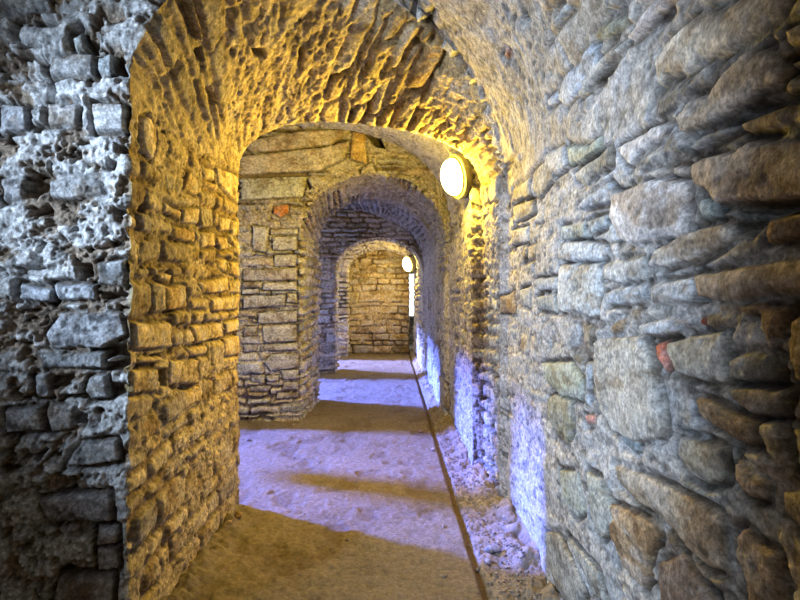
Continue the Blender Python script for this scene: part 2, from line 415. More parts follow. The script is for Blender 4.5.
WL = np.tile(wl, NRW)
VAULT = np.tile(sstep(NR_ - 12, NR_ + 40, cidx.astype(float)), NRW)
ALLI = np.arange(len(P0))
for k in range(len(ST) - 1):
    near = k <= 4
    s = ALLI[(kd == k) & (coli < NR_ + 45)]
    if k <= 2: kw = dict(seed=7, pal='pale', hmin=.08, hmax=.17, wmin=.13, wmax=.34, relief=.008, mud=.46, rough=.45, gapd=.010, patina=.6, us=.5)
    elif k <= 4: kw = dict(seed=7, pal='grey', hmin=.07, hmax=.13, wmin=.08, wmax=.22, relief=.018, mud=.14, rough=1.0)
    else: kw = dict(seed=7, pal='pale', hmin=.07, hmax=.16, wmin=.10, wmax=.26, relief=.020, mud=.42, rough=.9)
    if len(s): fill(s, UA, VA, **kw)
    s = ALLI[(kd == k) & (coli > NR_ - 14) & (coli < NR_ + NV_ + 14)]
    if k == 2: kw = dict(seed=23, pal='pale', hmin=.08, hmax=.14, wmin=.12, wmax=.34, relief=.02, mud=.25, rough=1.2, lime=1.0)
    elif k < 2: kw = dict(seed=21, pal='grey', hmin=.06, hmax=.13, wmin=.10, wmax=.30, relief=.012, mud=.50, rough=.6, patina=.3, us=.6)
    elif k in (4, 5): kw = dict(seed=26, pal='pale', hmin=.06, hmax=.1, wmin=.14, wmax=.34, relief=.014, mud=.95, rough=.8)
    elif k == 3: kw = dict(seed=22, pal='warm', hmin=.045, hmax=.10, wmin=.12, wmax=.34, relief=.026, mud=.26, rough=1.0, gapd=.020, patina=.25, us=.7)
    else: kw = dict(seed=24, pal='grey', hmin=.05, hmax=.10, wmin=.14, wmax=.40, relief=.022, mud=.30, rough=1.1)
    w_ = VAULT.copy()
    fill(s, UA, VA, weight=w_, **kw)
    s = ALLI[(kd == k) & (coli > NR_ + NV_ - 34)]
    if k <= 2: kw = dict(seed=23, pal='pale', hmin=.08, hmax=.14, wmin=.12, wmax=.34, relief=.02, mud=.25, rough=1.2, lime=1.0)
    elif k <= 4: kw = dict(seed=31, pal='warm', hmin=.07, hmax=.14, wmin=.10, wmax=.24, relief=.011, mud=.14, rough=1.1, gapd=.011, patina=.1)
    elif k <= 8: kw = dict(seed=32, pal='pale', patina=.5, hmin=.055, hmax=.12, wmin=.12, wmax=.34, relief=.030, mud=.0, rough=1.1)
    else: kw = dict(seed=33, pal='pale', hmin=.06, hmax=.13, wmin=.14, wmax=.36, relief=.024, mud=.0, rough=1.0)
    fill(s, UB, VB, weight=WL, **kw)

WOB = .020 * fbm(P0[:, 1] * 1.6 + P0[:, 0], P0[:, 2] * 1.6, 2, 900) + .012 * fbm(P0[:, 1] * 4 + 2 * P0[:, 0], P0[:, 2] * 4, 2, 901)
# ---- single stones as they sit in the right wall
bei = (.58, .54, .47); whi = (.62, .62, .62); blu = (.50, .55, .62); oli = (.34, .33, .25); gry = (.38, .37, .34)
brn = (.30, .24, .18); dbr = (.22, .18, .14); dgr = (.24, .24, .23); tan = (.42, .33, .23); grn = (.42, .45, .38); red = (.52, .15, .08)
RIGHT = [
 ([(591,34),(600,24),(618,18),(622,28),(612,38),(597,44)], oli, 1.1),
 ([(577,62),(588,46),(597,50),(595,66),(580,88),(566,108),(558,100),(562,80)], blu, 1.3),
 ([(576,94),(592,66),(612,46),(624,40),(622,50),(606,66),(590,88),(580,98)], gry, 1.0),
 ([(586,98),(600,76),(622,52),(628,54),(612,70),(600,88)], None, -.9),
 ([(622,40),(640,12),(655,0),(680,-14),(672,4),(650,24),(642,36),(628,44)], (.62,.57,.55), 1.3),
 ([(645,34),(655,22),(672,8),(684,-4),(686,2),(664,22),(652,34)], None, -.7),
 ([(546,98),(555,92),(557,102),(547,108)], blu, 1.0),
 ([(521,20),(528,12),(532,20),(524,26)], None, -.5),
 ([(504,44),(512,52),(510,60),(502,58)], (.30,.14,.09), .7),
 ([(656,52),(680,28),(700,14),(725,4),(760,-12),(800,-20),(780,16),(745,42),(728,54),(700,60),(690,74),(668,78),(658,88),(653,66)], bei, 1.2),
 ([(676,120),(690,98),(708,92),(722,72),(745,50),(765,46),(782,70),(776,86),(750,96),(722,114),(700,128),(680,134)], (.46,.40,.33), 1.3),
 ([(722,124),(750,102),(784,90),(820,78),(820,94),(780,104),(740,120),(724,128)], None, -.8),
 ([(784,30),(800,20),(840,4),(840,44),(800,50),(784,52)], brn, 1.1),
 ([(786,64),(800,56),(840,48),(840,66),(800,72),(788,70)], brn, .9),
 ([(735,124),(775,108),(840,92),(840,118),(790,128),(742,134)], dbr, .9),
 ([(684,146),(700,134),(728,124),(733,129),(712,140),(690,152)], gry, .9),
 ([(692,162),(705,156),(730,152),(745,142),(790,137),(840,130),(840,196),(790,199),(735,202),(715,207),(705,190),(694,186)], (.40,.33,.27), 1.5),
 ([(614,194),(640,182),(650,178),(684,180),(688,206),(686,236),(664,240),(630,246),(618,240),(611,218)], (.64,.61,.60), 1.35),
 ([(642,172),(662,165),(667,172),(652,179),(640,178)], whi, 1.0),
 ([(672,167),(683,166),(684,177),(672,175)], whi, .8),
 ([(699,197),(710,201),(714,218),(700,222),(696,207)], (.34,.42,.40), .8),
 ([(726,213),(750,205),(840,201),(840,207),(775,213),(760,225),(750,240),(736,232)], None, -1.0),
 ([(646,268),(650,250),(672,238),(700,227),(722,223),(732,228),(735,238),(715,250),(690,261),(665,267)], (.58,.56,.53), 1.3),
 ([(768,220),(800,212),(840,206),(840,232),(790,238),(764,244)], brn, 1.1),
 ([(558,250),(560,242),(580,241),(604,244),(610,256),(598,261),(572,262),(558,260)], (.55,.60,.66), 1.2),
 ([(558,264),(598,263),(600,290),(597,315),(590,318),(575,314),(558,312)], (.62,.65,.66), 1.3),
 ([(604,262),(640,256),(646,257),(647,280),(616,284),(603,279)], (.55,.56,.56), 1.1),
 ([(605,292),(612,286),(645,283),(647,304),(616,306),(607,304)], (.56,.61,.67), 1.2),
 ([(649,284),(690,279),(697,301),(668,305),(650,306)], (.62,.65,.69), 1.3),
 ([(695,275),(730,268),(760,262),(840,252),(840,298),(770,296),(735,302),(706,302),(699,297)], (.44,.37,.30), 1.5),
 ([(728,306),(752,300),(768,300),(764,316),(745,318),(735,312)], dbr, .8),
 ([(635,326),(660,319),(693,315),(695,326),(672,333),(645,336)], (.58,.61,.65), 1.1),
 ([(704,315),(716,312),(730,316),(728,326),(712,330),(703,327)], dbr, .7),
 ([(696,317),(703,315),(702,326),(697,327)], red, .9),
 ([(652,344),(661,342),(667,366),(664,373),(656,360)], red, 1.1),
 ([(667,342),(690,335),(724,331),(725,386),(700,383),(676,372),(668,355)], (.40,.38,.32), 1.2),
 ([(591,342),(600,337),(640,335),(650,350),(656,375),(668,428),(660,440),(630,444),(612,430),(598,410),(592,380)], (.55,.53,.48), 1.35),
 ([(727,358),(745,350),(768,354),(770,380),(740,383),(727,380)], dgr, 1.1),
 ([(727,387),(760,386),(784,390),(778,414),(750,414),(729,401)], (.25,.24,.24), 1.0),
 ([(758,304),(786,306),(784,340),(764,345),(756,330)], (.25,.18,.13), 1.0),
 ([(786,320),(800,314),(840,320),(840,376),(798,384),(786,360)], (.28,.22,.18), 1.2),
 ([(771,350),(782,352),(782,384),(774,384)], None, -.6),
 ([(606,328),(616,318),(627,316),(622,330),(612,336)], tan, .9),
 ([(547,398),(554,394),(570,400),(574,428),(568,446),(556,436),(548,418)], oli, 1.1),
 ([(583,415),(596,414),(594,424),(586,426)], red, .9),
 ([(542,362),(570,362),(582,380),(580,402),(560,396),(545,380)], grn, 1.1),
 ([(585,360),(590,362),(589,410),(584,402)], blu, .9),
 ([(618,434),(632,438),(640,450),(634,456),(622,446)], (.30,.36,.40), .9),
 ([(678,434),(700,438),(722,448),(724,480),(704,484),(688,476),(677,456)], (.38,.37,.32), 1.2),
 ([(692,396),(715,404),(740,416),(752,426),(752,446),(735,442),(715,428),(700,416)], brn, 1.1),
 ([(756,422),(775,425),(788,468),(778,472),(764,454)], gry, 1.1),
 ([(791,425),(840,430),(840,484),(800,470)], gry, 1.2),
 ([(732,456),(740,464),(765,484),(763,500),(748,498),(734,480)], (.46,.38,.30), 1.2),
 ([(724,446),(740,452),(748,466),(734,458)], None, -.7),
 ([(781,432),(788,434),(796,466),(800,482),(792,476)], None, -.8),
 ([(612,464),(640,472),(672,487),(700,502),(720,514),(724,532),(728,574),(710,568),(690,550),(660,518),(640,503),(618,486)], (.46,.39,.30), 1.3),
 ([(640,517),(655,524),(658,537),(650,550),(645,590),(625,570),(612,540),(606,502),(620,506)], (.44,.32,.20), 1.1),
 ([(735,534),(745,527),(760,545),(775,552),(788,600),(795,630),(750,610),(742,578),(733,556)], (.42,.34,.27), 1.3),
 ([(777,488),(800,485),(840,505),(840,550),(800,532),(780,512)], (.44,.39,.33), 1.2),
 ([(655,562),(680,552),(700,580),(722,615),(690,640),(660,610)], (.30,.24,.20), 1.1),
 ([(545,531),(556,531),(572,560),(585,592),(578,615),(556,590),(546,560)], (.34,.34,.32), 1.2),
 ([(566,534),(582,552),(598,570),(606,604),(592,594),(576,560)], (.42,.43,.41), 1.1),
 ([(586,470),(600,479),(615,520),(602,540),(589,515)], (.46,.47,.43), 1.1),
 ([(558,470),(576,470),(584,512),(576,520),(562,500)], (.38,.40,.34), 1.0),
 ([(545,152),(562,144),(566,168),(556,176),(544,170)], (.48,.49,.50), 1.1),
 ([(566,146),(588,147),(600,134),(598,150),(580,162),(569,164)], grn, 1.2),
 ([(574,174),(600,153),(610,146),(612,164),(596,177),(584,187),(576,182)], (.38,.38,.35), 1.1),
 ([(576,206),(590,192),(608,181),(616,192),(612,203),(592,206),(580,211)], blu, 1.3),
 ([(588,190),(610,176),(616,168),(612,174),(596,186)], None, -.7),
 ([(616,148),(635,136),(658,125),(668,123),(661,140),(640,152),(630,166),(622,160)], (.60,.57,.56), 1.3),
 ([(512,190),(529,177),(530,196),(514,203)], gry, 1.2),
 ([(512,206),(534,199),(536,212),(514,223)], gry, 1.2),
 ([(512,231),(528,226),(528,240),(512,246)], (.50,.50,.49), 1.2),
 ([(584,221),(607,213),(606,226),(591,234)], (.40,.46,.50), 1.1),
 ([(560,226),(582,221),(588,238),(560,240)], (.44,.50,.50), 1.0),
 ([(500,170),(512,158),(510,164),(502,176)], tan, 1.0),
 ([(532,172),(544,161),(555,177),(540,199),(533,192)], gry, 1.1),
 ([(534,278),(556,276),(556,290),(536,290)], blu, 1.0), ([(536,296),(555,292),(556,312),(538,310)], (.44,.46,.44), 1.0),
 ([(520,290),(530,286),(530,308),(521,306)], (.50,.50,.47), 1.0), ([(500,296),(514,290),(516,316),(500,312)], tan, 1.1),
]
reg_right = ALLI[(coli < NR_ + 190) & (kd <= 2) & (P0[:, 1] > .5) & (P0[:, 0] > 0.0)]
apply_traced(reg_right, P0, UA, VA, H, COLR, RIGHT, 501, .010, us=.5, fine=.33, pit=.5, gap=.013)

blk = None
lim = (.46, .485, .51)
LEFT = [
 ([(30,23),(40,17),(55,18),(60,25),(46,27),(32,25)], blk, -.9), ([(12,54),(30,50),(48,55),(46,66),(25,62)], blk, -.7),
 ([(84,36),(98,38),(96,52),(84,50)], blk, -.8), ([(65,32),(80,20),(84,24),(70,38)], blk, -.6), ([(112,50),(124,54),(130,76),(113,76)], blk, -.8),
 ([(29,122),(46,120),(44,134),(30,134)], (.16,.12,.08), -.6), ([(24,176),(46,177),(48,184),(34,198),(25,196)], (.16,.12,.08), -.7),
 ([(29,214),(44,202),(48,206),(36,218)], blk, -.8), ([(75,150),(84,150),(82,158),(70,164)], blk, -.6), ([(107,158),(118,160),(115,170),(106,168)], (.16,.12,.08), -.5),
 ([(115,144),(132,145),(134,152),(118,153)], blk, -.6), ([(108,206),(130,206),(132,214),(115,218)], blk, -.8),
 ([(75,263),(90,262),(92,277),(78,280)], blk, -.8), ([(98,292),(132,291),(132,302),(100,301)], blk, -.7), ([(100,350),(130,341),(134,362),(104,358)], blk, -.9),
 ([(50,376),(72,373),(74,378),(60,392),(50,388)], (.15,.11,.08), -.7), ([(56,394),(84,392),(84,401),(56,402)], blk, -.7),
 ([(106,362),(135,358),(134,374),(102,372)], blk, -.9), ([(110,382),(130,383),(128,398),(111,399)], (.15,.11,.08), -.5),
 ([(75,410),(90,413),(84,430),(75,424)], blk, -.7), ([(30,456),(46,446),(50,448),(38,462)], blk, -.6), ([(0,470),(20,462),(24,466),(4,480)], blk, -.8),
 ([(18,283),(52,290),(52,302),(18,300)], (.55,.60,.68), 1.5), ([(54,284),(94,284),(96,300),(56,300)], (.50,.54,.60), 1.5), ([(95,262),(125,260),(126,288),(97,284)], lim, 1.6),
 ([(88,378),(106,374),(109,398),(90,401),(86,390)], lim, 1.6), ([(62,470),(80,442),(116,439),(120,462),(64,467)], (.46,.46,.46), 1.8),
 ([(38,352),(104,352),(104,368),(40,370)], lim, 1.4), ([(46,332),(60,311),(120,313),(126,334),(100,348),(50,350)], (.46,.48,.52), 1.5),
 ([(4,411),(40,407),(44,431),(6,434)], (.44,.44,.43), 1.4), ([(46,404),(74,405),(72,431),(48,432)], (.46,.44,.42), 1.4),
 ([(40,500),(60,494),(112,492),(112,522),(50,524)], (.36,.34,.34), 1.7), ([(96,528),(118,526),(118,543),(97,545)], (.36,.33,.31), 1.4), ([(98,549),(118,547),(118,571),(98,571)], (.33,.30,.28), 1.5),
 ([(48,54),(95,53),(92,75),(50,76)], (.50,.50,.50), 1.5), ([(97,56),(112,53),(112,72),(98,72)], (.52,.58,.60), 1.4), ([(47,102),(78,102),(76,125),(47,125)], (.46,.42,.38), 1.4),
 ([(92,103),(124,103),(124,130),(95,132)], (.56,.57,.58), 1.5), ([(0,104),(26,105),(27,131),(0,133)], (.54,.56,.60), 1.4), ([(0,178),(23,178),(24,200),(4,202)], (.50,.50,.51), 1.4),
 ([(72,40),(82,30),(86,48),(76,50)], (.48,.52,.52), 1.2), ([(34,374),(48,372),(50,398),(36,400)], (.50,.52,.55), 1.4), ([(48,178),(100,176),(104,196),(70,200),(50,196)], (.50,.51,.52), 1.3),
 ([(60,575),(114,572),(112,606),(50,610)], (.34,.31,.30), 1.5),
]
reg_left = ALLI[(kd == 2) & (coli > NR_ + 150) & (P0[:, 0] < -1.1)]
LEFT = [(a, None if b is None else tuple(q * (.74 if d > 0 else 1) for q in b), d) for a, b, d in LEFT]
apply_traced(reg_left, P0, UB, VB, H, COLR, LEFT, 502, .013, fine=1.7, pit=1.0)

g1 = (.52, .40, .19); g2 = (.58, .46, .24); g3 = (.48, .35, .15)  # pier stones made yellower to carry the lamp's cast in their colour
PIER = [
 ([(141,119),(150,116),(156,127),(158,142),(152,160),(145,148)], g2, 1.3), ([(190,170),(200,180),(198,195),(185,190)], g1, 1.0),
 ([(203,165),(214,171),(214,181),(206,178)], g2, 1.0), ([(216,167),(238,175),(239,204),(218,182)], g2, 1.1), ([(164,201),(182,211),(180,220),(165,212)], g1, 1.1),
 ([(184,208),(199,208),(198,225),(184,223)], g2, 1.1), ([(201,232),(214,233),(215,246),(202,248)], g2, 1.2), ([(217,237),(226,237),(233,248),(221,251)], g2, 1.2),
 ([(220,217),(231,219),(230,231),(221,231)], g2, 1.1), ([(233,220),(241,222),(240,236),(234,236)], g2, 1.2), ([(234,239),(241,241),(241,256),(235,252)], g2, 1.2),
 ([(219,259),(229,259),(227,272),(220,268)], g2, 1.1), ([(231,262),(241,262),(241,278),(231,273)], g3, 1.1), ([(174,225),(195,231),(195,243),(173,238)], g3, 1.1),
 ([(166,287),(186,285),(187,308),(167,311)], g3, 1.5), ([(159,273),(172,274),(170,282),(160,280)], g2, 1.1), ([(200,283),(226,277),(228,291),(204,294)], g1, 1.3),
 ([(230,281),(241,281),(241,293),(231,293)], g2, 1.3), ([(192,299),(209,299),(207,309),(193,308)], g2, 1.1), ([(212,299),(241,295),(241,310),(213,311)], g2, 1.3),
 ([(134,323),(173,322),(173,347),(135,349)], g1, 1.6), ([(193,327),(221,323),(223,337),(197,343)], g1, 1.3), ([(226,322),(241,320),(241,331),(227,333)], g2, 1.3),
 ([(188,348),(208,345),(207,355),(190,356)], g1, 1.1), ([(224,339),(241,335),(241,355),(225,356)], g1, 1.2), ([(139,357),(167,356),(160,362),(139,363)], g2, 1.1),
 ([(133,370),(159,369),(159,393),(131,393)], g2, 1.5), ([(171,361),(198,359),(199,384),(171,384)], g1, 1.3),
 ([(161,368),(168,368),(167,386),(161,388)], None, -.8), ([(170,386),(196,386),(192,391),(172,390)], None, -.6), ([(187,288),(191,288),(191,309),(188,309)], None, -.7),
 ([(145,204),(150,208),(147,214),(140,213)], None, -.6), ([(206,88),(212,84),(218,104),(212,106)], None, -1.1), ([(250,46),(262,47),(266,57),(252,55)], None, -1.0),
 ([(196,50),(202,48),(204,60),(198,62)], None, -.6),
]
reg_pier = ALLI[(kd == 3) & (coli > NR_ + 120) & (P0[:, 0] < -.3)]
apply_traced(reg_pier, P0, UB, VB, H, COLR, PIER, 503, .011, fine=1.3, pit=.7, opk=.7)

s1 = (.46,.47,.48); s2 = (.54,.55,.56); s3 = (.40,.38,.37)
SECOND = [
 ([(262,326),(297,325),(297,341),(264,343)], s2, 1.2), ([(260,345),(297,343),(297,350),(260,351)], s1, 1.2), ([(270,355),(298,353),(298,367),(271,371),(264,362)], s1, 1.4),
 ([(280,370),(298,370),(298,379),(282,380)], s1, 1.1), ([(266,376),(278,376),(278,381),(267,381)], s2, 1.1), ([(283,383),(298,382),(298,390),(281,391)], s3, 1.2),
 ([(250,374),(264,375),(264,383),(250,382)], s1, 1.1), ([(248,386),(270,386),(268,392),(250,392)], s3, 1.1), ([(277,393),(298,393),(298,398),(276,399)], s3, 1.1),
 ([(257,313),(297,311),(297,322),(258,324)], s1, 1.2), ([(243,327),(257,327),(257,336),(243,337)], s3, 1.0), ([(243,345),(256,345),(256,351),(243,352)], s3, 1.0),
 ([(252,225),(268,227),(266,252),(252,251)], s2, 1.2), ([(272,237),(297,236),(297,250),(272,250)], s2, 1.3), ([(270,229),(297,229),(297,234),(270,234)], s2, 1.1),
 ([(274,255),(297,254),(295,266),(274,267)], s1, 1.1), ([(243,270),(297,269),(297,280),(243,281)], s3, 1.1), ([(263,283),(297,282),(297,290),(262,290)], s2, 1.3),
 ([(242,289),(258,289),(258,293),(242,294)], s2, 1.2), ([(243,296),(285,295),(284,306),(243,308)], s1, 1.2), ([(287,294),(297,293),(297,303),(287,302)], s2, 1.1),
 ([(274,206),(288,204),(288,213),(280,217),(273,213)], (.55,.24,.08), 1.4),
 ([(240,140),(300,131),(338,127),(352,132),(330,144),(250,152)], (.50,.44,.34), 1.2), ([(240,155),(325,147),(350,140),(345,158),(318,171),(240,174)], (.52,.47,.38), 1.5),
 ([(240,178),(308,176),(302,196),(240,200)], (.46,.48,.42), 1.1), ([(240,172),(308,171),(308,176),(240,177)], (.2,.16,.12), -.3),
 ([(352,130),(366,130),(367,165),(350,158)], (.52,.38,.15), 1.4), ([(367,126),(385,127),(385,148),(374,146)], (.04,.035,.03), -2.2), ([(306,176),(312,186),(309,190),(305,182)], None, -.8),
 ([(361,168),(372,162),(376,178),(362,180)], (.40,.36,.28), 1.2),
]
reg_second = ALLI[(kd == 6) & (coli > NR_)]
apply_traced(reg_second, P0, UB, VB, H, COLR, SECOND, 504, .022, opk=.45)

# slow waviness of old walls, ragged corners
x, y, z = P0[:, 0], P0[:, 1], P0[:, 2]
wob = WOB
edge = np.minimum(np.abs(rowi - segstart[3]), np.abs(rowi - segstart[4])) / 12.0
HT = np.where((coli > NR_) & (coli < NR_ + NV_), .4 + .6 * np.clip(edge, 0, 1), 1)
H = H * HT
P1 = P0 + NRM * (H + wob)[:, None]

# windows cut in the left walls of the bays
WIN = [(0.9, 4.35, 5.75, 0.95, 2.28), (0, 7.45, 8.85, 0.95, 2.2), (0, 10.15, 11.45, 0.95, 2.2)]
keepm = np.ones(len(P0), bool)
for (_, ya, yb, za, zb) in WIN:
    keepm &= ~((x < -2.4) & (y > ya) & (y < yb) & (z > za) & (z < zb))

def piece(name, r0, r1, c0, c1, rs=1, cs=1, mask=None, flip=False):
    rr = np.arange(r0, min(r1, NRW - 1) + 1, rs); cc = np.arange(c0, min(c1, NT - 1) + 1, cs)
    if rr[-1] != min(r1, NRW - 1): rr = np.append(rr, min(r1, NRW - 1))
    if cc[-1] != min(c1, NT - 1): cc = np.append(cc, min(c1, NT - 1))
    return tag(grid_mesh(name, P1, COLR, rr, cc, NT, M_STONE, flip=flip, mask=mask), kind='structure')
S = segstart; CR, CL = NR_, NR_ + NV_
FL = sgn < 0
piece('wall_right', S[0], S[5], 0, CR, flip=FL)
piece('wall_right', S[5], NRW, 0, CR, flip=FL, mask=keepm)
piece('ceiling', S[0], S[3], CR, CL, flip=FL)
piece('ceiling', S[3], S[5], CR, CL, flip=FL)
piece('ceiling', S[5], S[9], CR, CL, flip=FL)
piece('ceiling', S[9], NRW, CR, CL, flip=FL)
piece('wall_left', S[0], S[2], CL, NT, rs=6, cs=3, flip=FL)
piece('wall_left', S[2], S[3], CL, NT, flip=FL)
piece('wall_left', S[3], S[5], CL, NT, flip=FL)
piece('wall_left', S[5], S[6], CL, NT, flip=FL, mask=keepm)
piece('wall_left', S[6], S[9], CL, NT, flip=FL)
piece('wall_left', S[9], S[10], CL, NT, flip=FL, mask=keepm)
piece('wall_left', S[10], S[13], CL, NT, flip=FL)
piece('wall_left', S[13], S[14], CL, NT, flip=FL, mask=keepm)
piece('wall_left', S[14], NRW, CL, NT, flip=FL)

# flat masonry walls built on their own
def flat_wall(name, p0, udir, length, z0, z1, normal, step, seed, pal, hole=None, **kw):
    nu = int(length / step) + 1; nz = int((z1 - z0) / step) + 1
    u = np.linspace(0, length, nu); v = np.linspace(z0, z1, nz)
    Ug, Vg = np.meshgrid(u, v, indexing='ij'); Uf, Vf = Ug.ravel(), Vg.ravel()
    h, c = surface(Uf, Vf, seed, pal, **kw)
    if hole:
        inh = (Uf > hole[0]) & (Uf < hole[1]) & (Vf > hole[2]) & (Vf < hole[3] + .12 * np.sin(np.clip((Uf - hole[0]) / (hole[1] - hole[0]), 0, 1) * math.pi))
        msk = ~inh
    else: msk = None
    P = np.array(p0)[None, :] + Uf[:, None] * np.array(udir)[None, :] + Vf[:, None] * np.array([0, 0, 1.])[None, :] + h[:, None] * np.array(normal)[None, :]
    fl = np.dot(np.cross(udir, (0, 0, 1)), normal) < 0
    return tag(grid_mesh(name, P, c, np.arange(nu), np.arange(nz), nz, M_STONE, flip=fl, mask=msk), kind='structure')
ek = dict(hmin=.08, hmax=.17, wmin=.14, wmax=.36, relief=.030, mud=.02, rough=1.2)
flat_wall('wall_end', (-3.2, 12.25, 0), (1, 0, 0), 3.41, -.1, 2.85, (0, -1, 0), .013, 61, 'warm', **ek)
flat_wall('wall_end_side', (.19, 12.2, 0), (0, 1, 0), .9, -.1, 2.85, (1, 0, 0), .03, 62, 'warm', **ek)
flat_wall('wall_back', (-.8, 14.42, 0), (1, 0, 0), 1.8, -.1, 2.85, (0, -1, 0), .02, 63, 'grey', hole=(.92, 1.36, .80, 1.82), **ek)

# splayed window openings behind the cut holes
def reveal(name, x0, y0, y1, z0, z1, depth, grow, axis='x'):
    bm = bmesh.new(); n = 14
    sg = -1 if depth < 0 else 1
    if depth < 0: x0 = -x0
    def ring(d, g):
        pts = []
        for (a, b) in ((y0 - g, z0 - g), (y1 + g, z0 - g), (y1 + g, z1 + g), (y0 - g, z1 + g)):
            pts.append(bm.verts.new((x0 - d, a, b) if axis == 'x' else (a, x0 + d, b)))
        return pts
    rs = [ring(0, .02)]
    for k in range(1, n + 1): rs.append(ring(depth * k / n, .02 + grow * k / n))
    for a, b in zip(rs[:-1], rs[1:]):
        for k in range(4): bm.faces.new((a[k], a[(k + 1) % 4], b[(k + 1) % 4], b[k]))
    outer = ring(depth, grow + .25)
    for k in range(4): bm.faces.new((rs[-1][k], rs[-1][(k + 1) % 4], outer[(k + 1) % 4], outer[k]))
    me = bpy.data.meshes.new(name); bm.to_mesh(me); bm.free()
    me.materials.append(plain(name + ' stone', (.42, .40, .37), .9))
    o = bpy.data.objects.new(name, me); COL.objects.link(o); tag(o, kind='structure'); return o
flat_wall('wall_rear', (-3.2, -1.55, 0), (1, 0, 0), 4.1, -.1, 3.8, (0, 1, 0), .03, 64, 'grey', hole=(1.35, 1.9, 1.65, 2.2), **ek)  # hole behind the camera added to let fill light onto the left face
flat_wall('near_light_blocker', (-2.0, -1.5, 0), (0, 1, 0), 2.10, -.1, 3.3, (1, 0, 0), .03, 65, 'grey', **ek)  # unseen stub, added to block the spot from the right wall's near end
reveal('window_1', -3.18, 4.35, 5.75, 0.95, 2.28, .22, .10)
reveal('window_2', -3.18, 7.45, 8.85, 0.95, 2.2, .22, .10)
bm = bmesh.new()
bmesh.ops.create_cube(bm, size=1.0)
for v in bm.verts: v.co = (-3.27 + v.co.x * .12, 4.98 + v.co.y * .19, 1.96 + v.co.z * .88)  # unseen hanging half mullion, shaped for the shadow band on the floor
bmesh.ops.bevel(bm, geom=list(bm.edges), offset=.02, segments=2, affect='EDGES')
me = bpy.data.meshes.new('window_1_shadow_mullion'); bm.to_mesh(me); bm.free(); me.materials.append(plain('shadow mullion stone', (.40, .38, .35), .9))
o = bpy.data.objects.new('window_1_shadow_mullion', me); COL.objects.link(o); tag(o, kind='structure')
reveal('window_3', -3.18, 10.15, 11.45, 0.95, 2.2, .22, .10)
reveal('window_4', 14.42, .12, .56, .80, 1.92, .35, .08, axis='y')

# ------------------------------------------------------------------ floor
gx = lambda Y: np.interp(Y, [-2, 2.5, 5.6, 11.1, 15], [.47, .395, .325, .215, .15])
xs = np.concatenate([np.arange(-3.3, -1.75, .05), np.arange(-1.75, .95, .0085)])
ysl = [-1.6]
while ysl[-1] < 14.6:
    Y = ysl[-1]; ysl.append(Y + (.12 if Y < 1.9 else .009 * max(1, Y / 3.2) ** 1.35))
ys_ = np.array(ysl)
YY, XX = np.meshgrid(ys_, xs, indexing='ij'); Yf, Xf = YY.ravel(), XX.ravel()
e = Xf - gx(Yf) + .006 * fbm(Yf * 9, Xf * 9, 3, 700)
b1 = fbm(Xf * 2.2, Yf * 2.2, 4, 701); b2 = fbm(Xf * 14, Yf * 14, 4, 702); b3 = fbm(Xf * 60, Yf * 60, 2, 703)
dent = sstep(.12, .42, fbm(Xf * 5, Yf * 4, 3, 704))
zf = .020 * b1 + .011 * b2 + .004 * b3 - .022 * dent * (.6 + b2)
groove = sstep(.0, .012, e) * sstep(.062, .040, e)
right = sstep(.035, .06, e)
zf = zf * (1 - .4 * right) - .035 * groove + right * (-.008 + .016 * b2 + .012 * b3)
# rubble washed up against the wall feet
xrw = np.interp(Yf, [3.6, 4.4, 6, 7.1, 9.4, 11.7], [.75, .62, .56, .50, .45, .36])
heap = sstep(.20, .0, xrw - Xf) * .05
lefth = sstep(.16, 0, Xf + 1.10) * sstep(3.66, 3.45, Yf) * .04
zf = zf + (heap + lefth) * (1 + 1.2 * b2)
fc = C(.205, .170, .125)[None, :] * (1 + .22 * b1 + .30 * b2 + .22 * b3)[:, None]
fc = mix(fc, C(.13, .095, .06)[None, :] * np.ones((len(Xf), 1)), np.clip(dent * .6 + .5 * sstep(.22, .5, b2 + .3 * b3), 0, .8))
fc = mix(fc, C(.11, .075, .05)[None, :] * np.ones((len(Xf), 1)), groove * .9)
fc = mix(fc, C(.26, .22, .18)[None, :] * (1 + .6 * b3 + .5 * b2)[:, None], right)
Pf = np.stack([Xf, Yf, zf], -1)
tag(grid_mesh('floor', Pf, np.clip(fc, .03, .8), np.arange(len(ys_)), np.arange(len(xs)), len(xs), M_FLOOR, flip=True), kind='structure')
def floor_z(px_, py_):
    return float(zf[np.argmin((Xf - px_) ** 2 + (Yf - py_) ** 2)])

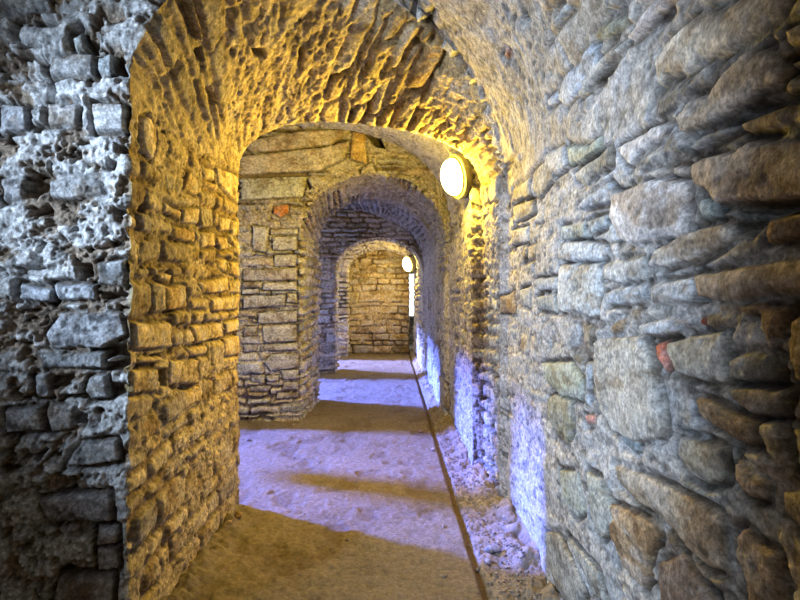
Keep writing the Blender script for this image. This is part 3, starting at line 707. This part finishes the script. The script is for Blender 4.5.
# ------------------------------------------------------------------ loose stones and gravel
def ico(sub, seed, flat=.7, rough=.25):
    bm = bmesh.new(); bmesh.ops.create_icosphere(bm, subdivisions=sub, radius=1.0)
    rng = random.Random(seed); cuts = []
    for _ in range(7):
        v = np.array([rng.gauss(0, 1) for _ in range(3)]); v /= np.linalg.norm(v); cuts.append((v, rng.uniform(.55, .85)))
    co = np.array([v.co[:] for v in bm.verts])
    for v, d in cuts:
        k = co @ v; over = np.maximum(k - d, 0); co -= over[:, None] * v[None, :] * .92
    co *= (1 + rough * .35 * fbm(co[:, 0] * 2.2 + 5 * seed, co[:, 1] * 2.2 + co[:, 2] * 1.7, 3, seed))[:, None]
    co[:, 2] *= flat
    fa = np.array([[v.index for v in f.verts] for f in bm.faces]); bm.free()
    return co, fa
ROCKS = [  # px, py on the floor, radius m, colour, label
 (493, 551, .040, (.30, .30, .32), 'largest loose stone, dark grey, lying on the gravel strip beside the right wall', 'stone'),
 (488, 561, .020, (.36, .35, .36), 'small grey stone just in front of the largest loose stone on the gravel', 'stone'),
 (479, 566, .018, (.20, .18, .17), 'small dark stone at the edge of the floor groove near the largest loose stone', 'stone'),
 (505, 522, .016, (.46, .43, .40), 'pale pebble on the gravel between the largest loose stone and the wall foot', 'pebble'),
 (470, 540, .014, (.30, .22, .15), 'brown pebble lying in the floor groove beside the bluish light', 'pebble'),
 (238, 523, .032, (.36, .24, .12), 'brown stone at the far corner foot of the near left pier', 'stone'),
 (228, 532, .020, (.42, .32, .18), 'small ochre stone at the near left pier foot, before the brown stone', 'stone'),
 (249, 441, .024, (.20, .19, .20), 'flat dark stone on the floor before the second pier, by the near pier edge', 'stone'),
 (294, 424, .020, (.44, .38, .33), 'small pale stone at the corner foot of the second pier', 'stone'),
 (268, 430, .016, (.34, .25, .20), 'reddish brown pebble at the foot of the second pier face', 'pebble'),
 (433, 451, .022, (.46, .40, .36), 'pale stone on the gravel close to the right wall beyond the lamp', 'stone'),
 (421, 432, .024, (.28, .19, .12), 'rusty brown lump at the groove before the far bluish light patch', 'stone'),
 (444, 527, .016, (.30, .24, .18), 'lone brown pebble on the bluish lit floor left of the groove', 'pebble'),
]
RXY = [((t_[0] - 400) / F * (F * CAMZ / (t_[1] - 290)), F * CAMZ / (t_[1] - 290)) for t_ in ROCKS]
rng = random.Random(5)
base = [ico(1, k) for k in range(6)]
pts = []; fcs = []; cl = []; off = 0
for _ in range(2600):
    Y = 2.0 + 4.6 * rng.random() ** 1.5; g = float(gx(Y)); xw = float(np.interp(Y, [3.6, 4.4, 6, 7.1], [.75, .62, .56, .50]))
    X = rng.uniform(g + .05, xw - .06)
    if rng.random() < .06: X = rng.uniform(-1.1, g)
    if any(math.hypot(X - a_, Y - b_) < .075 for a_, b_ in RXY): continue
    s_ = .0035 + .009 * rng.random() ** 3
    co, fa = base[rng.randrange(6)]
    a = rng.uniform(0, 6.28); sx_, sy_ = s_ * rng.uniform(.8, 1.4), s_ * rng.uniform(.7, 1.1)
    Q = np.stack([co[:, 0] * sx_ * math.cos(a) - co[:, 1] * sy_ * math.sin(a), co[:, 0] * sx_ * math.sin(a) + co[:, 1] * sy_ * math.cos(a), co[:, 2] * s_], -1)
    Q += np.array([X, Y, floor_z(X, Y) + s_ * .35]); pts.append(Q); fcs.append(fa + off); off += len(Q)
    t = rng.uniform(.6, 1.25); cl.append(np.tile(np.array([.32, .28, .25]) * t, (len(Q), 1)))
gr = raw_mesh('gravel', np.concatenate(pts), np.concatenate(fcs), np.concatenate(cl), M_ROCK)
tag(gr, 'fine grey and brown gravel between the floor groove and the right wall', 'gravel', kind='stuff')

for n, (a, b, r_, cc_, lab, cat) in enumerate(ROCKS):
    Y = F * CAMZ / (b - 290); X = (a - 400) / F * Y
    co, fa = ico(3, 40 + n, .62, .5); ang = n * 1.7
    co = co * r_ * np.array([1.25, .9, 1]); co = np.stack([co[:, 0] * math.cos(ang) - co[:, 1] * math.sin(ang), co[:, 0] * math.sin(ang) + co[:, 1] * math.cos(ang), co[:, 2]], -1)
    co[:, 2] -= co[:, 2].min()
    c_ = np.clip(np.array(cc_)[None, :] * (1 + .4 * fbm(co[:, 0] * 60, co[:, 1] * 60 + co[:, 2] * 40, 2, n))[:, None], .02, .9)
    o = raw_mesh('loose_stone' if cat == 'stone' else 'pebble', co, fa, c_, M_ROCK)
    o.location = (X, Y, floor_z(X, Y) - .004); tag(o, lab, cat)

# ------------------------------------------------------------------ bulkhead wall lamps
M_GLASS = plain('glowing lamp glass', (.9, .85, .7), .3, emit=(1.0, .655, .06), strength=560)
M_BASE = plain('dark lamp housing', (.10, .095, .085), .55, .3)
M_BASE2 = plain('dark lamp rim', (.16, .15, .13), .45, .5)
def dome(name, rx, ry, depth, z0, mat, parent, flat=False, power=1.0):
    bm = bmesh.new(); nu, nv = 32, 10; prev = None
    for j in range(nv + 1):
        t = j / nv * math.pi / 2
        rr, zz = (math.cos(t), math.sin(t) ** power)
        if j == nv: ring = [bm.verts.new((0, 0, z0 + depth))]
        else: ring = [bm.verts.new((rx * rr * math.cos(k / nu * 2 * math.pi), ry * rr * math.sin(k / nu * 2 * math.pi), z0 + depth * zz)) for k in range(nu)]
        if prev:
            for k in range(nu):
                if len(ring) == 1: bm.faces.new((prev[k], prev[(k + 1) % nu], ring[0]))
                else: bm.faces.new((prev[k], prev[(k + 1) % nu], ring[(k + 1) % nu], ring[k]))
        prev = ring
    for f in bm.faces: f.smooth = True
    me = bpy.data.meshes.new(name); bm.to_mesh(me); bm.free(); me.materials.append(mat)
    o = bpy.data.objects.new(name, me); COL.objects.link(o); o.parent = parent; return o
def puck(name, rx, ry, z0, z1, mat, parent, inset=.012):
    bm = bmesh.new(); nu = 40; rings = []
    for (s_, zz) in ((1, z0), (1, z1 - inset), (.985, z1 - .004), (1 - inset / rx, z1), (.0, z1)):
        rings.append([bm.verts.new((rx * s_ * math.cos(k / nu * 2 * math.pi), ry * s_ * math.sin(k / nu * 2 * math.pi), zz)) for k in range(nu)] if s_ else [bm.verts.new((0, 0, zz))])
    for a, b in zip(rings[:-1], rings[1:]):
        for k in range(nu):
            bm.faces.new((a[k], a[(k + 1) % nu], b[0]) if len(b) == 1 else (a[k], a[(k + 1) % nu], b[(k + 1) % nu], b[k]))
    bm.faces.new(rings[0][::-1])
    for f in bm.faces: f.smooth = False
    me = bpy.data.meshes.new(name); bm.to_mesh(me); bm.free(); me.materials.append(mat)
    o = bpy.data.objects.new(name, me); COL.objects.link(o); o.parent = parent; return o
M_GLASS2 = plain('glowing far lamp glass', (.9, .85, .7), .3, emit=(1.0, .70, .18), strength=340)
def wall_lamp(loc, normal, s_, label, glass=M_GLASS):
    import mathutils
    root = bpy.data.objects.new('wall_lamp', None); COL.objects.link(root)
    root.location = loc
    zax = mathutils.Vector(normal).normalized(); yax = mathutils.Vector((0, 0, 1)); yax = (yax - yax.dot(zax) * zax).normalized(); xax = yax.cross(zax)
    root.rotation_euler = mathutils.Matrix((xax, yax, zax)).transposed().to_euler()
    root.empty_display_size = .05
    tag(root, label, 'lamp', 'oval bulkhead lamps on the right wall')
    puck('housing', .14 * s_, .19 * s_, -.17 * s_, .035 * s_, M_BASE, root)
    puck('rim', .115 * s_, .163 * s_, .035 * s_, .050 * s_, M_BASE2, root, .006)
    dome('lamp_glass', .108 * s_, .152 * s_, .105 * s_, .050 * s_, glass, root, power=.8)
    return root
wall_lamp((.50, 4.44, 2.47), (-.84, -.50, -.20), 1.0, 'large glowing oval bulkhead lamp, nearer of the two, high on the right wall')
wall_lamp((.205, 11.1, 2.06), (-.80, -.55, -.25), .95, 'small distant glowing lamp under the farthest arch, above the window light', M_GLASS2)
